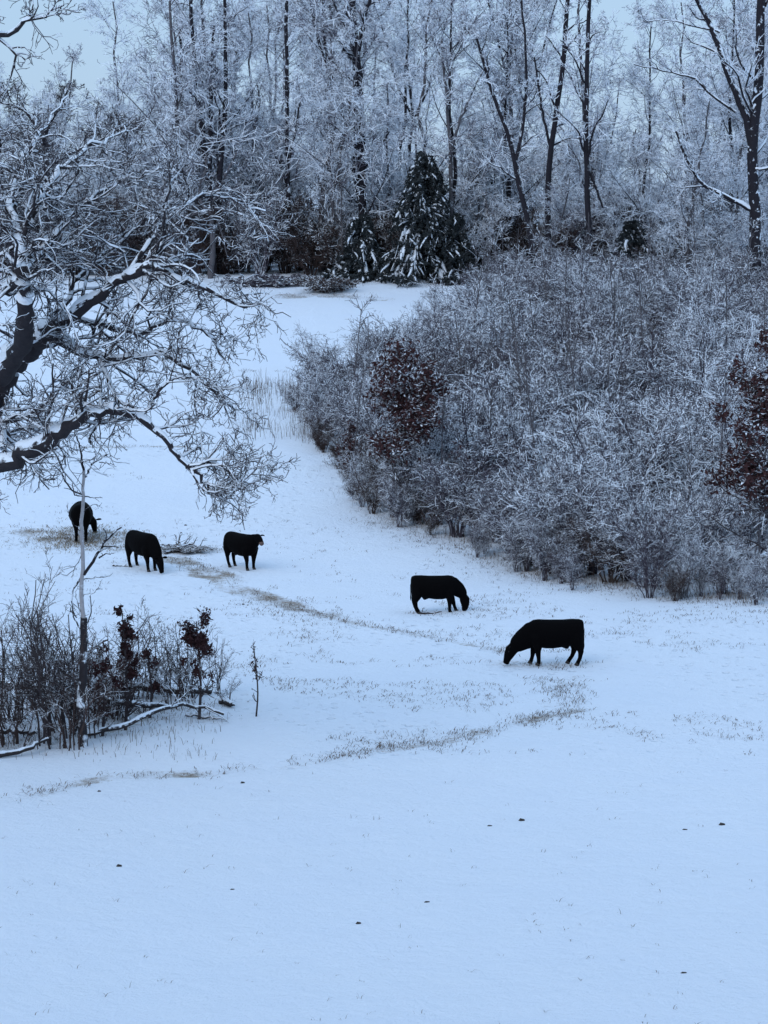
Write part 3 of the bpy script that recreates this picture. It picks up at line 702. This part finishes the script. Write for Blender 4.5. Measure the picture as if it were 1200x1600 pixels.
log('long snow-topped fallen log sloping through the front brush', [(-10, 1095, .35), (60, 1110, .5), (120, 1118, .45), (200, 1122, .3), (262, 1118, .15)], .13, .06, seed=1)
log('snow-topped log curving under the bushy dead-leaved sapling', [(130, 1150), (190, 1148, .15), (245, 1136, .35), (300, 1124, .3), (350, 1122, .05)], .075, .035, seed=2)
log('dark fallen pole low at the bottom left of the front brush', [(-10, 1184), (40, 1180, .1), (75, 1170, .2)], .07, .04, seed=3)
log('short dark pole lying above the bottom left one', [(-10, 1152, .1), (30, 1152, .1), (58, 1154, .1)], .07, .04, seed=4)
log('snow-covered upper log behind the narrow dead-leaved spire', [(150, 1095, .1), (210, 1090, .2), (270, 1088, .1), (330, 1085)], .12, .07, seed=5)
log('thin bare branch lying at the lower right end of the front brush', [(290, 1118), (330, 1124), (352, 1126)], .035, .015, seed=6, name='fallen_branch')
log('pale leaning pole slanting down right of the snag', [(200, 1130), (178, 1095, .35), (155, 1060, .7)], .06, .04, seed=7, kids=0)
log('dark rotten stump chunk at the right end of the front brush', [(347, 1098), (355, 1102), (364, 1106)], .09, .06, seed=8, kids=0)
log('pile-like dark fallen branch on the snow between the two left cows', [(258, 866), (280, 860, .05), (300, 858, .1), (333, 861)], .06, .03, seed=9, name='fallen_branch', kids=8)
log('second dark branch tangled over the one between the left cows', [(262, 862), (290, 856, .1), (312, 862)], .045, .02, seed=10, name='fallen_branch', kids=8)
log('thin dark branch on the snow left of the second cow', [(176, 886), (190, 885), (204, 886)], .03, .015, seed=11, name='fallen_branch')
log('thin dark branch lying under the calf-sized cow right of centre', [(652, 959), (668, 960), (690, 957)], .035, .015, seed=12, name='fallen_branch', cap=False)
log('grey fallen tree top at the right end of the thicket edge', [(1215, 880, .5), (1180, 890, .3), (1140, 905, .2), (1110, 912)], .10, .04, seed=13, kids=9)
log('pale snow-plastered bent limb low in the thicket front', [(1010, 885, .2), (990, 860, 1.0), (975, 845, 1.9)], .045, .02, seed=14, name='fallen_branch', kids=3)
g = G(510, 456)
mnd = make_shrub(191, 1.0, 30, 'brush_brown', 1.3, .02); mnd.location = g; mnd.scale = (1.7, 1, 1.1); mnd.name = 'brush_pile'
tag(mnd, 'low dark brush pile on the snow below the conifers', 'brush pile')
mnd = make_shrub(193, .8, 46, 'brush_brown', 1.1, .02); g_ = G(292, 862); mnd.location = g_; mnd.scale = (1.0, .8, .28); mnd.name = 'brush_pile'
tag(mnd, 'flat dark brown pile of sticks on the snow between the two left cows', 'brush pile')
mnd = make_shrub(192, .7, 26, 'brush', 1.4, .02); g = G(430, 448); mnd.location = g; mnd.scale = (3.4, 1, 1.2); mnd.name = 'brush_pile'
tag(mnd, 'wide low frosted brush strip left of the dark brush pile', 'brush pile')

# ------------------------------------------------------------------ cattle
def loft(bm, pts, ra, rb, n=14, side=(0, 1, 0), axis=None):
    """closed tube; ra = half width along side, rb = half height in the other direction"""
    P = [Vector(p) for p in pts]; rings = []; sv = Vector(side)
    for i, p in enumerate(P):
        T = (P[min(i + 1, len(P) - 1)] - P[max(i - 1, 0)]).normalized()
        if axis: T = Vector(axis)
        s_ = (sv - T * sv.dot(T)).normalized(); u = T.cross(s_)
        rings.append([bm.verts.new(p + s_ * ra[i] * math.cos(a) + u * rb[i] * math.sin(a)) for a in [2 * math.pi * k / n for k in range(n)]])
    for A, Bq in zip(rings[:-1], rings[1:]):
        for k in range(n): bm.faces.new((A[k], A[(k + 1) % n], Bq[(k + 1) % n], Bq[k]))
    bm.faces.new(rings[0][::-1]); bm.faces.new(rings[-1])
def cow(label, px, py, heading, height, neck, head, feet, seed, tail=((-.80, 0, 1.20), (-.865, 0, .98), (-.865, 0, .66)), fat=1.0, muz='hide', rump=0.0, side_neck=0.0):
    """neck: [(x,y,z,half width,half height)]; head the same; feet: x offset of four hooves (front L,R, hind L,R)"""
    g = G(px, py); t = empty('cow', (g[0], g[1], g[2] - .01), heading, height / 1.36)
    bm = bmesh.new()
    sec = [(-.86, 1.00, .22, .16), (-.83, .99, .31, .24), (-.72, .965, .37, .31), (-.5, .95, .39, .33), (-.25, .915, .405, .37), (0, .895, .425, .385),
           (.25, .895, .425, .37), (.45, .92, .41, .32), (.60, .94, .37, .28), (.72, .94, .29, .21), (.80, .94, .18, .13)]
    loft(bm, [(x, 0, z) for x, z, h, b in sec], [b * fat for x, z, h, b in sec], [h for x, z, h, b in sec], 20, axis=(1, 0, 0))
    nk = neck; loft(bm, [n_[:3] for n_ in nk], [n_[3] for n_ in nk], [n_[4] for n_ in nk], 14)
    loft(bm, [n_[:3] for n_ in head], [n_[3] for n_ in head], [n_[4] for n_ in head], 14)
    # haunches and legs
    hoofs = []
    for i, sgn in ((0, 1), (1, -1)):
        fx, lift = feet[i]; fy = sgn * .17
        loft(bm, [(.50, sgn * .17, 1.0), (.50, sgn * .21, .80), (.49 + fx * .25, sgn * .20, .60), (.50 + fx * .6, fy, .38 + lift * .5), (.49 + fx * .85, fy, .20 + lift), (.50 + fx, fy, .09 + lift), (.52 + fx, fy, .03 + lift)],
             [.10, .13, .11, .076, .056, .060, .062], [.18, .20, .14, .088, .062, .064, .07], 12)
        hoofs.append((.53 + fx, fy, lift))
    for i, sgn in ((2, 1), (3, -1)):
        fx, lift = feet[i]; fy = sgn * .17
        loft(bm, [(-.60, sgn * .15, 1.10), (-.62, sgn * .20, .90), (-.65 + fx * .2, sgn * .20, .70), (-.71 + fx * .5, sgn * .18, .54), (-.76 + fx * .7, fy, .41 + lift * .5), (-.73 + fx * .85, fy, .22 + lift), (-.67 + fx, fy, .09 + lift), (-.65 + fx, fy, .03 + lift)],
             [.10, .14, .14, .10, .068, .055, .058, .062], [.16, .23, .20, .14, .09, .064, .066, .07], 12)
        hoofs.append((-.64 + fx, fy, lift))
    loft(bm, [(-.45, 0, .58), (-.38, 0, .50), (-.28, 0, .52)], [.05, .08, .04], [.04, .06, .04], 10)      # udder or flank fold
    tmp = bpy.data.meshes.new('tmp'); bm.to_mesh(tmp); bm.free()
    o = bpy.data.objects.new('tmp', tmp); COL.objects.link(o)
    md = o.modifiers.new('r', 'REMESH'); md.mode = 'VOXEL'; md.voxel_size = .026
    sm = o.modifiers.new('s', 'SMOOTH'); sm.factor = .6; sm.iterations = 5
    dg = bpy.context.evaluated_depsgraph_get(); me = bpy.data.meshes.new_from_object(o.evaluated_get(dg)); me.name = 'cow_body'
    bpy.data.objects.remove(o); bpy.data.meshes.remove(tmp)
    me.materials.clear(); me.materials.append(M['hide']); me.polygons.foreach_set('use_smooth', [True] * len(me.polygons))
    link('body', me, t)
    def small(name, build, mat):
        b = bmesh.new(); build(b); m_ = bpy.data.meshes.new(name); b.to_mesh(m_); b.free(); m_.materials.append(M[mat])
        m_.polygons.foreach_set('use_smooth', [True] * len(m_.polygons)); return link(name, m_, t)
    h0, h1 = Vector(head[0][:3]), Vector(head[-1][:3]); ax = (h1 - h0).normalized()
    sidev = Vector((0, 1, 0)); sidev = (sidev - ax * sidev.dot(ax)).normalized(); upv = ax.cross(sidev)
    if upv.z < 0 and abs(ax.z) < .8: upv = -upv
    if abs(ax.z) >= .8: upv = Vector((1, 0, .2)).normalized()
    for sg in (1, -1):
        p = h0 + ax * .05 + upv * .09 + sidev * sg * .10
        small('ear', lambda b: loft(b, [p, p + sidev * sg * .09 + upv * .03, p + sidev * sg * .17 + upv * .02, p + sidev * sg * .21 - upv * .01],
              [.02, .045, .038, .008], [.012, .02, .014, .005], 8, side=tuple(ax)), 'hide')
        q = h0 + ax * .20 + upv * .075 + sidev * sg * .092
        small('eye', lambda b: bmesh.ops.create_uvsphere(b, u_segments=10, v_segments=6, radius=.022, matrix=Matrix.Translation(q)), 'eye')
    small('tail', lambda b: loft(b, list(tail) + [(tail[-1][0], tail[-1][1], tail[-1][2] - .12), (tail[-1][0], tail[-1][1], tail[-1][2] - .22)],
          [.03, .024, .018, .028, .010], [.03, .022, .016, .024, .008], 8), 'hide')
    e = head[-1]; d_ = ax * .012
    small('muzzle', lambda b: loft(b, [h1 - ax * .12, h1 - ax * .05, h1 + ax * .01, h1 + ax * .03], [e[3] * 1.05, e[3] * 1.12, e[3] * 1.0, e[3] * .5], [e[4] * 1.02, e[4] * 1.08, e[4], e[4] * .5], 12), muz)
    for hx, hy, lf in hoofs:
        small('hoof', lambda b: loft(b, [(hx - .012, hy, .075 + lf), (hx, hy, .035 + lf), (hx + .012, hy, .0 + lf)], [.050, .058, .062], [.055, .065, .075], 10), 'hoof')
    return tag(t, label, 'cow', 'black cattle on the snowy pasture')
def graze(dx=0., dy=0., low=.0):
    nk = [(.40, 0, .93, .27, .41), (.66, dy * .2, .86, .23, .38), (.90 + dx * .3, dy * .5, .71 + low, .18, .31), (1.08 + dx * .7, dy * .8, .57 + low, .14, .24), (1.16 + dx, dy, .52 + low, .11, .17)]
    hd = [(1.12 + dx, dy, .56 + low, .11, .14), (1.19 + dx, dy * 1.05, .44, .13, .185), (1.27 + dx, dy * 1.1, .29, .11, .155), (1.33 + dx, dy * 1.15, .14, .085, .11), (1.36 + dx, dy * 1.2, .045, .075, .085)]
    return nk, hd
nk, hd = graze(0.02)
cow('largest black cow grazing with head down to the left, right of centre', 865, 1038, math.pi, 1.36, nk, hd, [(-.06, 0), (.14, 0), (-.02, 0), (.22, 0)], 1)
nk, hd = graze(-.28, 0, .05)
hd = [(.98, 0, .60, .11, .14), (1.04, 0, .46, .13, .185), (1.06, 0, .32, .11, .16), (1.06, 0, .18, .085, .115), (1.04, 0, .09, .075, .09)]
nk = [(.40, 0, .95, .26, .38), (.64, 0, .92, .22, .34), (.82, 0, .80, .17, .27), (.94, 0, .67, .14, .21), (.98, 0, .60, .11, .17)]
cow('black cow grazing with head down to the right, at mid field', 680, 957, 0.06, 1.26, nk, hd, [(.24, 0), (.0, 0), (.02, 0), (.06, 0)], 2)
nk = [(.40, 0, .98, .25, .36), (.64, 0, 1.05, .21, .31), (.84, .0, 1.15, .165, .25), (.98, -.03, 1.22, .13, .19)]
hd = [(.94, -.03, 1.27, .115, .15), (1.06, -.05, 1.25, .13, .17), (1.19, -.07, 1.19, .115, .145), (1.31, -.09, 1.12, .09, .105), (1.37, -.10, 1.08, .08, .085)]
cow('standing black cow with raised head and brown muzzle', 378, 888, math.radians(-50), 1.33, nk, hd, [(.0, 0), (.05, 0), (.0, 0), (.12, 0)], 3, muz='muzzle')
nk, hd = graze(-.1)
cow('black cow grazing turned toward the viewer beside the fallen branches', 224, 890, math.radians(-54), 1.40, nk, hd, [(.0, 0), (.12, 0), (-.05, 0), (.05, 0)], 4)
nk, hd = graze(-.1, -.42)
cow('black cow seen from behind at the hay, behind the white snag', 127, 842, math.radians(96), 1.46, nk, hd, [(.0, 0), (.1, 0), (.0, 0), (.08, 0)], 5, fat=1.15)

# ------------------------------------------------------------------ dead grass that pokes through the snow
def blades(name, pts, hmin, hmax, wd, per, spread, mat, seed, flat=.5, label=None, cat=None):
    rng = np.random.default_rng(seed); c = np.repeat(pts, per, axis=0); n = len(c)
    c = c + np.stack([rng.normal(size=n) * spread, rng.normal(size=n) * spread, np.zeros(n)], 1)
    c[:, 2] = gz(c[:, 0], c[:, 1]) - .015
    h = (hmin + (hmax - hmin) * rng.random(n) ** 1.6)[:, None]
    a = rng.random(n) * 6.283; lean = np.stack([np.cos(a), np.sin(a), np.zeros(n)], 1) * flat * (.3 + rng.random((n, 1)))
    sd_ = np.stack([-np.sin(a + .7), np.cos(a + .7), np.zeros(n)], 1) * wd * (.6 + .8 * rng.random((n, 1)))
    mid = c + lean * h * .5 + np.array([0, 0, 1]) * h * .6; tp = c + lean * h * 1.4 + np.array([0, 0, 1]) * h * (1 - .3 * flat)
    V = np.stack([c - sd_, c + sd_, mid + sd_ * .8, mid - sd_ * .8, tp + sd_ * .25, tp - sd_ * .25], 1).reshape(-1, 3)
    i = np.arange(n)[:, None] * 6
    Fq = np.concatenate([i + [0, 1, 2, 3], i + [3, 2, 4, 5]])
    return tag(link(name, mesh_np(name, V, Fq, M[mat])), label, cat, None, 'stuff')
rng = np.random.default_rng(77)
pts = []
for P, hw, st in trail_w:                                   # along the trodden lines
    L = np.linalg.norm(np.diff(P, axis=0), axis=1).sum(); n = int(L * (9 + hw * 24))
    u = rng.random(n) * 39; i = np.minimum(u.astype(int), 38); f = (u - i)[:, None]
    q = P[i] * (1 - f) + P[i + 1] * f; q[:, :2] += rng.normal(size=(n, 2)) * hw * .8; pts.append(q)
pts = np.vstack(pts); keep = vnoise(pts[:, 0] * .8, pts[:, 1] * .8, 40) > .33
blades('dead_grass', pts[keep], .03, .14, .007, 4, .09, 'grass', 1, 1.1, 'brown dead grass showing along the trodden lines in the snow', 'grass')
def scatter(n, x0, x1, y0, y1, thr, seed, sc=.5):
    rg = np.random.default_rng(seed); py = y0 + (y1 - y0) * rg.random(n); px = x0 + (x1 - x0) * rg.random(n)
    r = np.stack([(px - 600) / F, CP + (800 - py) / F * SP, -SP + (800 - py) / F * CP], 1)
    d = -CAM_H / r[:, 2]; d = np.where(py < 900, np.nan, d)
    out = r * d[:, None]; q = np.stack([out[:, 0], out[:, 1], np.zeros(n)], 1)
    return q
q1 = scatter(6500, -20, 1220, 930, 1180, 0, 5); q1 = q1[(vnoise(q1[:, 0] * .45, q1[:, 1] * .45, 50) + .5 * vnoise(q1[:, 0] * 1.7, q1[:, 1] * 1.7, 52) > .88)]
rg = np.random.default_rng(6); n = 2200
q2 = np.stack([rg.uniform(-17, 17, n), rg.uniform(88, 130, n), np.zeros(n)], 1); q2 = q2[vnoise(q2[:, 0] * .4, q2[:, 1] * .3, 51) > .5]
blades('grass_tufts', np.vstack([q1, q2]), .02, .15, .007, 5, .10, 'grass', 2, 1.0, 'sparse grass tufts poking through the snow of the upper field', 'grass')
q3 = scatter(150, -20, 1220, 1200, 1600, 0, 8)
blades('grass_stalks', q3, .03, .12, .005, 3, .05, 'grass', 3, 1.0, 'few scattered stalks in the smooth front snow', 'grass')
# hay by the far left cow, weeds below the thicket
hp = G(128, 842); n = 700; q4 = np.stack([hp[0] + rg.normal(size=n) * 1.1, hp[1] + rg.normal(size=n) * 1.2, np.zeros(n)], 1)
blades('hay', q4, .03, .16, .010, 4, .1, 'hay', 4, 1.2, 'scattered hay around the far left cow', 'hay')
ex = np.array([G(p, edge_py(p) + rg.uniform(-6, 10)) for p in np.linspace(455, 1215, 330)])
blades('weeds', ex, .08, .5, .006, 5, .4, 'grass', 5, .35, 'grey brown weeds fringing the lower edge of the thicket', 'weeds')
ex = np.array([G(rg.uniform(-5, 350), rg.uniform(1100, 1185)) for p in range(130)])
blades('weeds', ex, .06, .34, .006, 5, .3, 'grass', 6, .35, 'thin dead weeds standing between the front brush stems', 'weeds')
ex = np.array([G(rg.uniform(380, 520), rg.uniform(600, 690)) for p in range(160)])
blades('weeds', ex, .3, 1.1, .008, 6, .3, 'grass', 7, .25, 'tall pale weeds on the snow left of the thicket', 'weeds')
# clods and droppings on the front snow, each its own
cb = bmesh.new(); bmesh.ops.create_icosphere(cb, subdivisions=2, radius=1); rc = random.Random(3)
for v in cb.verts: v.co *= rc.uniform(.75, 1.2)
cm = bpy.data.meshes.new('clod'); cb.to_mesh(cm); cb.free(); cm.materials.append(M['hoof'])
for i, (px_, py_, s_, l) in enumerate([(379, 1225, .06, 'dark clod just below the trodden line, left of centre'), (186, 1356, .07, 'small dark clod on the left front snow'),
    (815, 1283, .08, 'dark clod on the smooth snow below the largest cow'), (1128, 1289, .08, 'darkest clod on the right front snow'), (1070, 1298, .05, 'flat twig-like scrap left of the right clod'),
    (765, 1291, .05, 'thin dark scrap left of the clod below the largest cow'), (560, 1446, .06, 'grey clod near the middle of the front snow'), (667, 1412, .05, 'tiny dark scrap right of the middle front snow'),
    (1068, 1523, .05, 'small scrap low on the right front snow'), (363, 1390, .04, 'tiny scrap low on the left front snow'), (155, 1238, .05, 'clod under the left end of the trodden line'),
    (380, 945, .05, 'dark clod by the worn patch below the standing cow'), (290, 821, .07, 'dark clod on the snow above the fallen branches'), (283, 833, .05, 'smaller clod above the fallen branches')]):
    g = G(px_, py_); s_ *= .62; o = link('clod', cm, None, g); o.scale = (s_ * (1.7 if 'scrap' in l else 1.3), s_ * 1.1, s_ * (.7 if 'scrap' in l else 1.0)); o.rotation_euler = (0, 0, rc.uniform(-.3, .3))
    tag(o, l, 'clod', 'dark clods and scraps on the snow')
print('trees behind', n_back, 'tris', sum(len(m.loops) - 2 * len(m.polygons) for m in bpy.data.meshes))
